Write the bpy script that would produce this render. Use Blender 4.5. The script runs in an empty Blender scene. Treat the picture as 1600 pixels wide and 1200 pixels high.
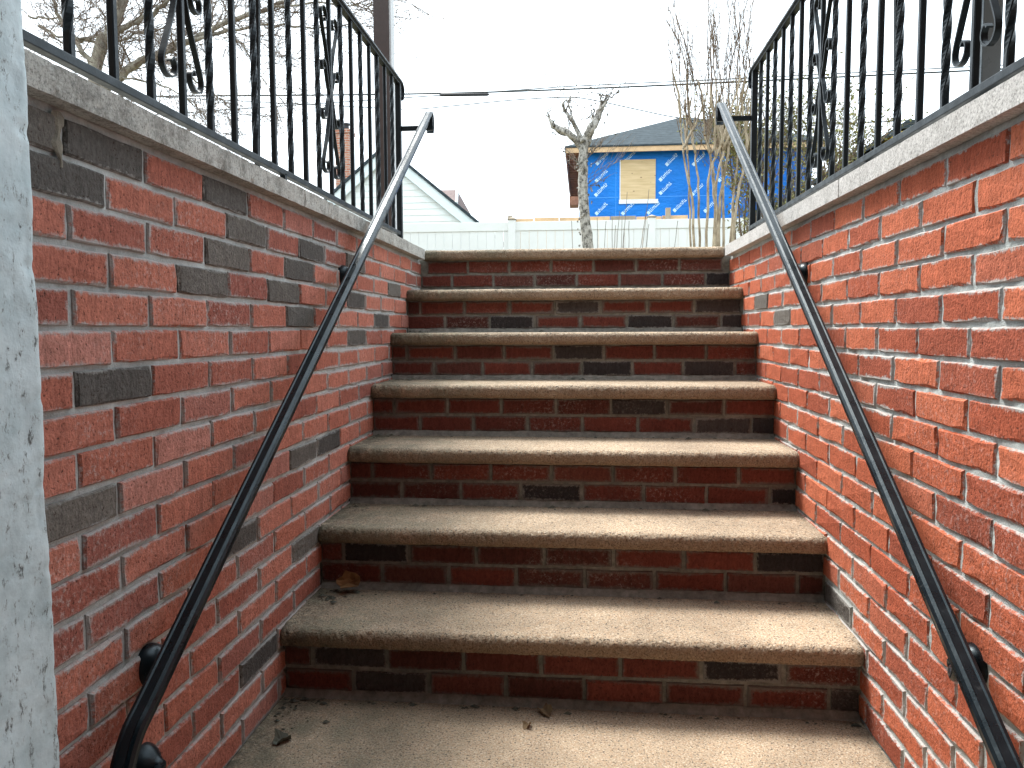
import bpy, bmesh, math, random
from mathutils import Vector, Matrix, noise
random.seed(7)
R = math.radians
sc = bpy.context.scene
col = sc.collection

# ------------------------------------------------------------------ camera
FPX = 1180.0
CAM = Vector((0.0516, -1.8879, 0.9865))
YAW, PIT, ROL = -0.0937, -0.0721, -0.0039
FW = Vector((math.sin(YAW)*math.cos(PIT), math.cos(YAW)*math.cos(PIT), math.sin(PIT)))
_r = Vector((math.cos(YAW), -math.sin(YAW), 0)); _u = _r.cross(FW)
RT = _r*math.cos(ROL) + _u*math.sin(ROL)
UP = -_r*math.sin(ROL) + _u*math.cos(ROL)
cd = bpy.data.cameras.new('camera'); cam = bpy.data.objects.new('camera', cd); col.objects.link(cam)
cam.matrix_world = Matrix(((RT.x, UP.x, -FW.x, CAM.x), (RT.y, UP.y, -FW.y, CAM.y), (RT.z, UP.z, -FW.z, CAM.z), (0, 0, 0, 1)))
cd.sensor_width = 36; cd.lens = FPX/1600*36; cd.clip_start = 0.02; cd.clip_end = 3000
sc.camera = cam

def at(px, py, Y):
    """the point at depth plane Y that is seen at a photograph pixel (used to measure the far things)"""
    v = FW + RT*((px-800)/FPX) - UP*((py-600)/FPX)
    return CAM + v*((Y-CAM.y)/v.y)

# ------------------------------------------------------------------ sky, sun, exposure
SUN_AZ, SUN_EL = R(-42), R(59)          # azimuth from +Y towards +X
w = bpy.data.worlds.new('World'); sc.world = w; w.use_nodes = True
nt = w.node_tree; nt.nodes.clear()
out = nt.nodes.new('ShaderNodeOutputWorld'); bg = nt.nodes.new('ShaderNodeBackground')
sky = nt.nodes.new('ShaderNodeTexSky'); sky.sky_type = 'NISHITA'; sky.sun_disc = False
sky.sun_elevation = SUN_EL; sky.sun_rotation = SUN_AZ; sky.dust_density = 6; sky.air_density = 1.0
mix = nt.nodes.new('ShaderNodeMix'); mix.data_type = 'RGBA'; mix.inputs[0].default_value = 0.85
mix.inputs[7].default_value = (7.9, 8.9, 9.6, 1)      # flat cloud layer
nt.links.new(sky.outputs[0], mix.inputs[6]); nt.links.new(mix.outputs[2], bg.inputs[0])
bg.inputs[1].default_value = 0.076
nt.links.new(bg.outputs[0], out.inputs[0])
sd = bpy.data.lights.new('sun', 'SUN'); sd.energy = 1.5; sd.angle = R(18); sd.color = (1, .97, .92)
sun = bpy.data.objects.new('sun', sd); col.objects.link(sun)
sdir = Vector((math.sin(SUN_AZ)*math.cos(SUN_EL), math.cos(SUN_AZ)*math.cos(SUN_EL), math.sin(SUN_EL)))
sun.rotation_euler = sdir.to_track_quat('Z', 'Y').to_euler()
sc.view_settings.view_transform = 'Standard'; sc.view_settings.look = 'None'
sc.view_settings.exposure = 2.15; sc.view_settings.gamma = 1
sc.cycles.max_bounces = 8; sc.cycles.diffuse_bounces = 5
sc.cycles.use_denoising = True

# ------------------------------------------------------------------ helpers
def link(o, parent=None, base=None):
    col.objects.link(o)
    if parent:
        o.parent = parent
    return o
def mesh(name, V, F, smooth=False):
    m = bpy.data.meshes.new(name); m.from_pydata([tuple(v) for v in V], [], F); m.update()
    if smooth:
        m.polygons.foreach_set('use_smooth', [True]*len(m.polygons))
    return m
def obj(name, V, F, mat, parent=None, smooth=False, loc=None):
    """mesh object from world coordinates; under a parent Empty it is shifted by the Empty's base"""
    m = mesh(name, V, F, smooth); m.materials.append(mat)
    o = bpy.data.objects.new(name, m); link(o, parent)
    if parent:
        o.location = -base_of(parent)
    if loc: o.location = Vector(loc) + (-base_of(parent) if parent else Vector())
    return o
def base_of(o):
    b = Vector()
    while o:
        b += o.location; o = o.parent
    return b
def empty(name, loc):
    o = bpy.data.objects.new(name, None); o.location = loc; o.empty_display_size = .1; col.objects.link(o); return o
def tag(o, label=None, cat=None, group=None, kind=None):
    if label: o['label'] = label
    if cat: o['category'] = cat
    if group: o['group'] = group
    if kind: o['kind'] = kind
    return o
class MB:
    def __init__(s): s.V = []; s.F = []
    def add(s, V, F):
        n = len(s.V); s.V += [Vector(v) for v in V]; s.F += [tuple(i+n for i in f) for f in F]; return s
    def box(s, x0, x1, y0, y1, z0, z1):
        return s.add([(x0,y0,z0),(x1,y0,z0),(x1,y1,z0),(x0,y1,z0),(x0,y0,z1),(x1,y0,z1),(x1,y1,z1),(x0,y1,z1)],
                     [(0,3,2,1),(4,5,6,7),(0,1,5,4),(1,2,6,5),(2,3,7,6),(3,0,4,7)])
    def bbox(s, x0, x1, y0, y1, z0, z1, b):
        """box with chamfered edges"""
        bm = bmesh.new(); bmesh.ops.create_cube(bm, size=1)
        for v in bm.verts:
            v.co = Vector(((x0+x1)/2+v.co.x*(x1-x0), (y0+y1)/2+v.co.y*(y1-y0), (z0+z1)/2+v.co.z*(z1-z0)))
        bmesh.ops.bevel(bm, geom=bm.edges[:], offset=b, segments=2, affect='EDGES', profile=.6)
        bm.verts.index_update()
        s.add([v.co.copy() for v in bm.verts], [tuple(v.index for v in f.verts) for f in bm.faces]); bm.free(); return s
    def tube(s, pts, rad, n=6, caps=True):
        pts = [Vector(p) for p in pts]; k = len(pts)
        if not isinstance(rad, (list, tuple)): rad = [rad]*k
        V = []; F = []; prev = None
        for i, p in enumerate(pts):
            t = (pts[min(i+1, k-1)]-pts[max(i-1, 0)])
            if t.length < 1e-9: t = Vector((0, 0, 1))
            t.normalize()
            if prev is None:
                a = t.orthogonal().normalized()
            else:
                a = prev - t*prev.dot(t)
                a = a.normalized() if a.length > 1e-6 else t.orthogonal().normalized()
            prev = a; b = t.cross(a)
            for j in range(n):
                q = 2*math.pi*j/n
                V.append(p + (a*math.cos(q)+b*math.sin(q))*rad[i])
        for i in range(k-1):
            for j in range(n):
                F.append((i*n+j, i*n+(j+1) % n, (i+1)*n+(j+1) % n, (i+1)*n+j))
        if caps:
            F.append(tuple(range(n-1, -1, -1))); F.append(tuple((k-1)*n+j for j in range(n)))
        return s.add(V, F)
    def sweep(s, pts, prof, side):
        """sweep a closed profile [(across, up)] along pts; side = fixed across direction"""
        pts = [Vector(p) for p in pts]; k = len(pts); n = len(prof); side = Vector(side).normalized(); V = []; F = []
        for i, p in enumerate(pts):
            t = (pts[min(i+1, k-1)]-pts[max(i-1, 0)]).normalized()
            up = side.cross(t).normalized()
            for a, b in prof: V.append(p + side*a + up*b)
        for i in range(k-1):
            for j in range(n):
                F.append((i*n+j, i*n+(j+1) % n, (i+1)*n+(j+1) % n, (i+1)*n+j))
        F.append(tuple(range(n-1, -1, -1))); F.append(tuple((k-1)*n+j for j in range(n)))
        return s.add(V, F)
    def lathe(s, c, axis, prof, n=20):
        c = Vector(c); ax = Vector(axis).normalized(); a = ax.orthogonal().normalized(); b = ax.cross(a); V = []; F = []
        for d, r in prof:
            for j in range(n):
                q = 2*math.pi*j/n; V.append(c+ax*d+(a*math.cos(q)+b*math.sin(q))*r)
        for i in range(len(prof)-1):
            for j in range(n): F.append((i*n+j, i*n+(j+1) % n, (i+1)*n+(j+1) % n, (i+1)*n+j))
        F.append(tuple(range(n-1, -1, -1))); F.append(tuple((len(prof)-1)*n+j for j in range(n)))
        return s.add(V, F)
    def build(s, name, mat, parent=None, smooth=False, loc=None):
        return obj(name, s.V, s.F, mat, parent, smooth, loc)
def smooth_path(P, k=6):
    P = [Vector(p) for p in P]; Q = []
    for i in range(len(P)-1):
        a, b, c, d = P[max(i-1, 0)], P[i], P[i+1], P[min(i+2, len(P)-1)]
        for j in range(k):
            t = j/k
            Q.append(.5*((2*b)+(c-a)*t+(2*a-5*b+4*c-d)*t*t+(3*b-a-3*c+d)*t**3))
    Q.append(P[-1]); return Q

# ------------------------------------------------------------------ materials
def newmat(name, rough=.8, spec=.3):
    m = bpy.data.materials.new(name); m.use_nodes = True
    b = m.node_tree.nodes['Principled BSDF']; b.inputs['Roughness'].default_value = rough
    b.inputs['Specular IOR Level'].default_value = spec
    return m, m.node_tree, b
def N(t, kind, **kw):
    n = t.nodes.new('ShaderNode'+kind)
    for k, v in kw.items():
        if k.startswith('i_'):
            n.inputs[k[2:].replace('_', ' ')].default_value = v
        else: setattr(n, k, v)
    return n
def pos(t): return N(t, 'NewGeometry').outputs['Position']
def scaled(t, vec, s):
    m = N(t, 'Mapping'); m.inputs['Scale'].default_value = s; t.links.new(vec, m.inputs['Vector']); return m.outputs[0]
def noi(t, vec, scale, detail=4, rough=.6):
    n = N(t, 'TexNoise'); n.inputs['Scale'].default_value = scale; n.inputs['Detail'].default_value = detail
    n.inputs['Roughness'].default_value = rough
    if vec is not None: t.links.new(vec, n.inputs['Vector'])
    return n.outputs['Fac']
def ramp(t, fac, stops, interp='LINEAR'):
    n = N(t, 'ValToRGB'); cr = n.color_ramp; cr.interpolation = interp
    while len(cr.elements) < len(stops): cr.elements.new(.5)
    for e, (p, c) in zip(cr.elements, stops):
        e.position = p; e.color = (c, c, c, 1) if isinstance(c, (int, float)) else (*c, 1)
    t.links.new(fac, n.inputs[0]); return n.outputs[0]
def mixc(t, fac, a, b, mode='MIX'):
    n = N(t, 'Mix', data_type='RGBA', blend_type=mode)
    for s, v in ((n.inputs[0], fac), (n.inputs[6], a), (n.inputs[7], b)):
        if isinstance(v, (int, float)): s.default_value = v
        elif isinstance(v, tuple): s.default_value = (*v, 1) if len(v) == 3 else v
        else: t.links.new(v, s)
    return n.outputs[2]
def math_(t, op, a, b=None):
    n = N(t, 'Math', operation=op)
    for s, v in ((n.inputs[0], a), (n.inputs[1], b)):
        if v is None: continue
        if isinstance(v, (int, float)): s.default_value = v
        else: t.links.new(v, s)
    return n.outputs[0]
def bump(t, b, h, strength=.5, dist=.01, prev=None):
    n = N(t, 'Bump'); n.inputs['Strength'].default_value = strength; n.inputs['Distance'].default_value = dist
    t.links.new(h, n.inputs['Height'])
    if prev is not None: t.links.new(prev, n.inputs['Normal'])
    t.links.new(n.outputs[0], b.inputs['Normal']); return n.outputs[0]

def brick_mat(name, stops, smear, smear_w, efflo, hl, mottle=.30):
    m, t, b = newmat(name, .9, .15)
    P = pos(t); oi = N(t, 'ObjectInfo')
    c = ramp(t, oi.outputs['Random'], stops)
    fine = noi(t, scaled(t, P, (150, 150, 75)), 1, 5, .75)
    c = mixc(t, 1, c, ramp(t, fine, [(.3, 1-mottle*1.25), (.68, 1+mottle)]), 'MULTIPLY')
    streak = noi(t, scaled(t, P, (70, 70, 9)), 1, 3)
    c = mixc(t, 1, c, ramp(t, streak, [(.3, .84), (.7, 1.12)]), 'MULTIPLY')
    pit = noi(t, P, 190, 2, .5)
    c = mixc(t, ramp(t, pit, [(.28, .8), (.38, 0)]), c, (.04, .02, .015))
    # mortar smeared over the arrises
    oc = N(t, 'TexCoord').outputs['Object']; sx = N(t, 'SeparateXYZ'); t.links.new(oc, sx.inputs[0])
    ex = math_(t, 'SUBTRACT', hl, math_(t, 'ABSOLUTE', sx.outputs[0])); ez = math_(t, 'SUBTRACT', .0285, math_(t, 'ABSOLUTE', sx.outputs[2]))
    d = math_(t, 'MINIMUM', ex, ez)
    nz = math_(t, 'ADD', math_(t, 'MULTIPLY', math_(t, 'SUBTRACT', noi(t, P, 70, 6, .8), .5), .034), math_(t, 'MULTIPLY', math_(t, 'SUBTRACT', .5, noi(t, P, 3.1, 2, .5)), .03))
    d = math_(t, 'ADD', d, nz)
    em = ramp(t, math_(t, 'DIVIDE', d, smear_w), [(0, .85), (1, 0)])
    c = mixc(t, em, c, smear)
    # efflorescence in patches
    big = noi(t, P, 2.3, 2, .5); gr = noi(t, P, 95, 5, .8)
    pm = math_(t, 'MULTIPLY', ramp(t, big, [(.53, 0), (.68, .85)]), ramp(t, gr, [(.53, 0), (.66, 1)]))
    c = mixc(t, math_(t, 'MULTIPLY', pm, efflo), c, (.55, .5, .47))
    t.links.new(c, b.inputs['Base Color'])
    h = math_(t, 'ADD', fine, math_(t, 'MULTIPLY', pit, .8))
    bump(t, b, h, .85, .003)
    return m
RED_L = [(0, (.26, .092, .070)), (.18, (.37, .126, .088)), (.4, (.45, .160, .108)), (.6, (.49, .188, .134)), (.8, (.39, .130, .088)), (.92, (.30, .102, .077)), (1, (.47, .210, .165))]  # same bricks on both sides; tint of the left side's light put into these reds
RED_R = [(0, (.26, .070, .042)), (.2, (.37, .092, .048)), (.4, (.44, .118, .060)), (.6, (.50, .145, .075)), (.8, (.39, .10, .052)), (.92, (.31, .082, .048)), (1, (.46, .14, .08))]
RED_S = [(0, (.09, .034, .028)), (.4, (.155, .045, .034)), (.75, (.20, .058, .042)), (1, (.12, .05, .041))]  # riser bricks darker than the walls: their shade and grime put into the colour
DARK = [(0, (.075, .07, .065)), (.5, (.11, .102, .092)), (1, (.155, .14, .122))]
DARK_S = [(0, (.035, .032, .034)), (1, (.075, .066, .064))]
M = {}
M['brick_l'] = brick_mat('brick_weathered_red_light_tint', RED_L, (.40, .405, .39), .0065, .7, .1035)
M['brick_r'] = brick_mat('brick_orange_red', RED_R, (.42, .44, .425), .0045, .5, .1035, .24)
M['dark_l'] = brick_mat('brick_charcoal', DARK, (.29, .29, .275), .005, .2, .1035)
M['brick_s'] = brick_mat('brick_riser_red_shaded', RED_S, (.16, .155, .14), .010, .6, .098)
M['dark_s'] = brick_mat('brick_riser_charcoal_shaded', DARK_S, (.25, .245, .23), .005, .35, .098)

def mortar_mat(name, c0, c1):
    m, t, b = newmat(name, .95, .1); P = pos(t)
    c = ramp(t, noi(t, P, 45, 6, .7), [(.3, c0), (.7, c1)])
    c = mixc(t, 1, c, ramp(t, noi(t, P, 4, 3), [(.3, .75), (.7, 1.15)]), 'MULTIPLY')
    t.links.new(c, b.inputs['Base Color']); bump(t, b, noi(t, P, 300, 4, .7), .8, .003); return m
M['mortar_l'] = mortar_mat('mortar_grey', (.37, .40, .39), (.58, .61, .595))
M['mortar_r'] = mortar_mat('mortar_light', (.38, .41, .40), (.56, .60, .585))
M['mortar_s'] = mortar_mat('mortar_stained_shaded', (.14, .14, .125), (.32, .315, .28))  # riser mortar, grime and shade in its darker tone

def granite(name, base, dark, light, rust, moss_shade):
    m, t, b = newmat(name, .8, .25); P = pos(t)
    g1 = noi(t, P, 210, 3, .75); g2 = noi(t, P, 120, 3, .7)
    c = ramp(t, g1, [(.38, dark), (.44, base), (.55, base), (.61, light)])
    c = mixc(t, ramp(t, g2, [(.5, 0), (.62, .6)]), c, rust)
    c = mixc(t, ramp(t, noi(t, P, 140, 2, .5), [(.33, .85), (.38, 0)]), c, (.05, .045, .04))
    c = mixc(t, 1, c, ramp(t, noi(t, P, 3.2, 6, .7), [(.3, .60), (.68, 1.14)]), 'MULTIPLY')
    # browner hammered nosing (vertex attribute); green growth with left corner shade painted in
    at_ = N(t, 'Attribute', attribute_name='nose').outputs['Fac']
    nf = math_(t, 'MULTIPLY', at_, ramp(t, noi(t, P, 30, 5, .7), [(.25, .35), (.7, 1)]))
    c = mixc(t, math_(t, 'MULTIPLY', nf, .8), c, mixc(t, g1, (.085, .06, .04), (.44, .29, .185)))
    al = math_(t, 'MULTIPLY', N(t, 'Attribute', attribute_name='algae_shade').outputs['Fac'], ramp(t, noi(t, P, 9, 5, .7), [(.38, 0), (.6, 1)]))
    c = mixc(t, math_(t, 'MULTIPLY', al, moss_shade), c, (.13, .145, .10))
    dirt_shade = math_(t, 'MULTIPLY', N(t, 'Attribute', attribute_name='dirt_shade').outputs['Fac'], ramp(t, noi(t, P, 26, 5, .75), [(.36, 0), (.58, 1)]))
    c = mixc(t, math_(t, 'MULTIPLY', dirt_shade, .8), c, (.05, .043, .033))  # grime, plus back-edge and corner shade painted into the colour
    t.links.new(c, b.inputs['Base Color'])
    bump(t, b, math_(t, 'ADD', g2, noi(t, P, 170, 4, .7)), .8, .006); return m
M['granite'] = granite('granite_tread', (.45, .35, .245), (.08, .07, .055), (.66, .57, .45), (.45, .29, .17), .7)
def coping_mat(name, base, blotch):
    m, t, b = newmat(name, .9, .2); P = pos(t)
    c = ramp(t, noi(t, P, 190, 4, .75), [(.34, tuple(v*.42 for v in base)), (.45, base), (.66, tuple(v*1.35 for v in base))])
    c = mixc(t, ramp(t, noi(t, P, 20, 7, .85), [(.47, 0), (.60, blotch)]), c, (.10, .095, .08))
    t.links.new(c, b.inputs['Base Color']); bump(t, b, noi(t, P, 90, 6, .75), .2+blotch*.8, .006); return m
M['cope_l'] = coping_mat('coping_weathered', (.41, .405, .37), .55)
M['cope_r'] = coping_mat('coping_grey', (.46, .45, .43), .25)
def iron(name, c, rough, spec=.5):
    m, t, b = newmat(name, rough, spec); P = pos(t)
    cc = mixc(t, ramp(t, noi(t, P, 60, 5, .7), [(.62, 0), (.70, .6)]), c, (.05, .055, .058))
    b.inputs['Specular Tint'].default_value = (.78, .93, 1, 1)
    t.links.new(cc, b.inputs['Base Color'])
    t.links.new(ramp(t, noi(t, P, 25, 4), [(.3, rough-.1), (.7, rough+.15)]), b.inputs['Roughness'])
    bump(t, b, noi(t, P, 160, 3), .25, .001); return m
M['iron'] = iron('black_painted_iron', (.008, .010, .012), .42, .3)
M['rail'] = iron('black_handrail_paint', (.005, .009, .012), .30, .38)
def plain(name, c, rough=.8, var=.2, scale=8, spec=.3, bmp=0):
    m, t, b = newmat(name, rough, spec); P = pos(t)
    t.links.new(ramp(t, noi(t, P, scale, 5, .65), [(.3, tuple(v*(1-var) for v in c)), (.7, tuple(min(1, v*(1+var)) for v in c))]), b.inputs['Base Color'])
    if bmp: bump(t, b, noi(t, P, scale*4, 4), .5, bmp)
    return m
# flaking white paint
m, t, b = newmat('flaking_white_paint', .6, .3); P = pos(t)
c = ramp(t, noi(t, P, 14, 6, .7), [(.3, (.42, .52, .54)), (.65, (.64, .74, .76))])
fl = noi(t, scaled(t, P, (60, 60, 26)), 1, 7, .85)
c = mixc(t, ramp(t, fl, [(.38, .8), (.45, 0)]), c, (.16, .16, .15))
t.links.new(c, b.inputs['Base Color']); bump(t, b, math_(t, 'ADD', ramp(t, fl, [(.30, 0), (.40, 1)]), noi(t, P, 30, 4)), .8, .003); M['jamb'] = m
M['concrete'] = plain('concrete', (.36, .35, .32), .9, .25, 10, .2, .003)
M['earth'] = plain('dormant_lawn', (.13, .115, .06), .95, .4, 5, .1, .03)
M['siding'] = plain('white_siding', (.70, .74, .73), .6, .05, 3)
M['vinyl'] = plain('white_vinyl', (.71, .72, .70), .45, .04, 2)
M['trim'] = plain('pale_blue_white_trim', (.62, .70, .72), .5, .06, 3)
M['unseen_housewall'] = plain('house_wall_low_bounce', (.13, .085, .07), .9, .1, 6)  # unseen house wall, coloured dark to cut bounce onto the risers
M['lumber'] = plain('new_lumber', (.56, .38, .22), .8, .18, 6)
M['soffit'] = plain('brown_rafters', (.36, .17, .10), .8, .25, 9)
M['oldwood'] = plain('grey_brown_wood', (.30, .25, .19), .9, .2, 9)
M['white_tape'] = plain('white_flashing_tape', (.72, .76, .78), .6, .1, 20)
M['mark'] = plain('printed_white_ink', (.50, .68, .82), .7, .15, 9)
M['seam'] = plain('blue_seam', (.06, .28, .72), .6, .1, 9)
m, t, b = newmat('blue_house_wrap', .55, .3); P = pos(t)
c = ramp(t, noi(t, P, .8, 4), [(.3, (.001, .13, .50)), (.7, (.001, .19, .64))])
t.links.new(c, b.inputs['Base Color']); bump(t, b, noi(t, scaled(t, P, (1.2, 1, 2.6)), 2.2, 5), .7, .08); M['blue'] = m
m, t, b = newmat('plywood', .8, .2); P = pos(t)
c = ramp(t, noi(t, scaled(t, P, (1.4, 1, 16)), 1, 4), [(.3, (.50, .36, .19)), (.7, (.68, .52, .31))])
vo = N(t, 'TexVoronoi'); vo.inputs['Scale'].default_value = 3.2; t.links.new(scaled(t, P, (1, 0, 1.6)), vo.inputs['Vector'])
c = mixc(t, ramp(t, vo.outputs['Distance'], [(.07, .8), (.12, 0)]), c, (.16, .09, .05))
t.links.new(c, b.inputs['Base Color']); M['ply'] = m
def shingle(name, a, b_):
    m, t, b = newmat(name, .95, .15); P = pos(t)
    c = ramp(t, noi(t, scaled(t, P, (3, 3, 9)), 1.5, 5, .75), [(.3, a), (.7, b_)])
    wv = N(t, 'TexWave', wave_type='BANDS', bands_direction='Z', wave_profile='SAW'); wv.inputs['Scale'].default_value = 2.4; t.links.new(P, wv.inputs['Vector'])
    c = mixc(t, 1, c, ramp(t, wv.outputs['Fac'], [(0, .78), (.4, 1.05)]), 'MULTIPLY')
    t.links.new(c, b.inputs['Base Color']); return m
M['roof'] = shingle('blue_grey_shingles', (.018, .026, .031), (.052, .068, .077))
M['roof_b'] = shingle('brown_shingles', (.12, .09, .085), (.22, .17, .16))
m, t, b = newmat('chimney_brick', .9, .1)
br = N(t, 'TexBrick'); P = pos(t); sp = N(t, 'SeparateXYZ'); t.links.new(P, sp.inputs[0]); cb = N(t, 'CombineXYZ')
t.links.new(math_(t, 'ADD', sp.outputs[0], sp.outputs[1]), cb.inputs[0]); t.links.new(sp.outputs[2], cb.inputs[1])
t.links.new(cb.outputs[0], br.inputs['Vector'])
br.inputs['Scale'].default_value = 1; br.inputs['Brick Width'].default_value = .2; br.inputs['Row Height'].default_value = .07; br.inputs['Mortar Size'].default_value = .008
br.inputs['Color1'].default_value = (.33, .12, .075, 1); br.inputs['Color2'].default_value = (.42, .2, .13, 1); br.inputs['Mortar'].default_value = (.42, .38, .33, 1)
t.links.new(br.outputs[0], b.inputs['Base Color']); M['chimney'] = m
def bark(name, a, b_, sz=(14, 14, 5)):
    m, t, b = newmat(name, .95, .1); P = pos(t); n = noi(t, scaled(t, P, sz), 1, 6, .75)
    t.links.new(ramp(t, n, [(.38, a), (.58, b_)]), b.inputs['Base Color']); bump(t, b, n, .9, .02); return m
M['bark_grey'] = bark('grey_flaky_bark', (.07, .064, .055), (.50, .475, .43), (24, 24, 17))
M['bark_tan'] = bark('tan_smooth_bark', (.20, .155, .105), (.46, .385, .28))
M['twig'] = bark('twig_brown', (.10, .07, .05), (.20, .15, .11))
M['bark_big'] = bark('big_tree_bark', (.14, .125, .10), (.36, .33, .27))
M['twig_red'] = bark('thin_twig', (.13, .10, .085), (.27, .225, .19))
def leafmat(name, stops):
    m, t, b = newmat(name, .7, .2); P = pos(t)
    t.links.new(ramp(t, noi(t, P, 23, 3, .6), stops), b.inputs['Base Color']); return m
M['leaf_green'] = leafmat('olive_leaves', [(.3, (.09, .10, .035)), (.5, (.22, .22, .08)), (.7, (.38, .33, .16))])
M['leaf_dry'] = leafmat('dry_brown_leaf', [(.35, (.09, .045, .018)), (.65, (.24, .13, .055))])
M['leaf_pale'] = leafmat('pale_dry_leaf', [(.35, (.15, .10, .055)), (.65, (.33, .24, .14))])
M['leaf_dark'] = leafmat('dark_specks', [(.35, (.05, .055, .045)), (.65, (.12, .12, .09))])
M['brown_post'] = plain('brown_coated_metal', (.055, .038, .034), .45, .12, 20, .4)
M['post_lit'] = plain('lit_post_face', (.45, .46, .47), .5, .1, 20)
M['wire'] = plain('black_cable', (.022, .03, .03), .6, .1, 5)
M['black'] = plain('black_metal_cap', (.02, .02, .022), .5, .1, 5)
M['yellow'] = plain('yellow_trim', (.62, .45, .09), .6, .1, 5)
M['post_sky_sheen'] = iron('black_post_sky_sheen', (.22, .25, .27), .3, .4)  # black post, its sky reflection put into a grey base

# ------------------------------------------------------------------ dimensions of the stair
D_, RISE, TH = .3019, .1947, .05
NOSE = [None]+[(i-1)*D_ for i in range(1, 7)]+[1.815]          # y of each nosing front
TOP = [0]+[RISE*i for i in range(1, 7)]+[1.3777]               # tread heights
def stair_h(y):
    h = 0
    for i in range(1, 8):
        if y > NOSE[i]: h = TOP[i]
    return h
GRADE = 1.36

# ground with the stairwell and the house footprint left open
V = [(-400, -60, GRADE), (400, -60, GRADE), (400, 900, GRADE), (-400, 900, GRADE), (-1.0, -6, GRADE), (1.0, -6, GRADE), (1.0, 2.15, GRADE), (-1.0, 2.15, GRADE)]
g = obj('ground', V, [(0, 1, 5, 4), (1, 2, 6, 5), (2, 3, 7, 6), (3, 0, 4, 7)], M['earth']); tag(g, 'dormant brown lawn beyond the stairwell', kind='structure')
p = MB().bbox(-.998, .998, 2.145, 4.9, 1.25, 1.3765, .006).bbox(-.998, -.74, 1.853, 2.143, .9, 1.3755, .004).bbox(.727, .998, 1.853, 2.143, .9, 1.3755, .004).build('path', M['concrete']); tag(p, 'concrete path leading away from the top step', kind='structure')

# ------------------------------------------------------------------ staircase
stair = empty('stone_staircase', (0, 0, 0))
tag(stair, 'flight of granite treads on red brick risers between two brick walls', 'staircase')
def slab(y0, y1, ztop, x0, x1, seed, parent, nosing=True):
    """stone slab with a rounded hammered front edge"""
    r = .021; prof = [(y1, ztop-TH)]
    prof += [(y0+.012, ztop-TH), (y0+.004, ztop-TH+.003), (y0, ztop-TH+.010)]
    zf = ztop-TH+.010
    for k in range(1, 3): prof.append((y0, zf+(ztop-r-zf)*k/2))
    for k in range(1, 6):
        a = math.pi/2*k/5; prof.append((y0+r-r*math.cos(a), ztop-r+r*math.sin(a)))
    yy = y0+r
    while yy < y0+.06: yy += .008; prof.append((yy, ztop))
    n_back = 10
    for k in range(1, n_back+1): prof.append((yy+(y1-yy)*k/n_back, ztop))
    nx = 380; V = []; nose = []; alg_shade = []; dirt_shade = []
    for i in range(nx+1):
        x = x0+(x1-x0)*i/nx
        for j, (y, z) in enumerate(prof):
            v = Vector((x, y, z)); q = v*1.0+Vector((seed*7.1, seed*3.3, 0))
            front = 1-min(1, max(0, (y-y0)/.05))
            amp = .0019*front+.0006
            if j == 0: amp = 0
            d = noise.noise(q*85)*amp + noise.noise(q*170)*amp*1.0 + noise.noise(q*9)*.003*front
            edge = min(i, nx-i)
            if edge < 3 and front > .3: d -= (3-edge)*.0022
            nrm = Vector((0, -front, .6 if z > ztop-r else -.2 if z < ztop-TH+.005 else .1))
            if j > 0: v += nrm.normalized()*d
            V.append(v)
            nose.append(max(0, min(1, (ztop-.006-z)/.014)) if front > 0 else 0)
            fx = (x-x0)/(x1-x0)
            alg_shade.append(max(0, 1-fx/.45))
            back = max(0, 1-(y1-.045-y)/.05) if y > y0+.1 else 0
            dirt_shade.append(min(1, max(back*.8, max(0, 1-fx/.10), max(0, 1-(1-fx)/.03)*.7)))
    k = len(prof); F = []
    for i in range(nx):
        for j in range(k-1): F.append((i*k+j, i*k+j+1, (i+1)*k+j+1, (i+1)*k+j))
        F.append((i*k+k-1, i*k, (i+1)*k, (i+1)*k+k-1))
    F.append(tuple(range(k))); F.append(tuple(nx*k+j for j in range(k-1, -1, -1)))
    F = [tuple(reversed(f)) for f in F]
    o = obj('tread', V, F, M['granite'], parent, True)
    for nm, dat in (('nose', nose), ('algae_shade', alg_shade), ('dirt_shade', dirt_shade)):
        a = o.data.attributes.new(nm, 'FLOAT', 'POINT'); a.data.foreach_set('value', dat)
    return o
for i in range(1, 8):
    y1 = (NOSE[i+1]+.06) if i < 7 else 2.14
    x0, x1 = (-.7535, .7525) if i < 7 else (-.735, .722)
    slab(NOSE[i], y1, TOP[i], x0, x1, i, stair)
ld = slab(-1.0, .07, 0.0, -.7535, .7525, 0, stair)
ld.name = 'landing_slab'

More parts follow.
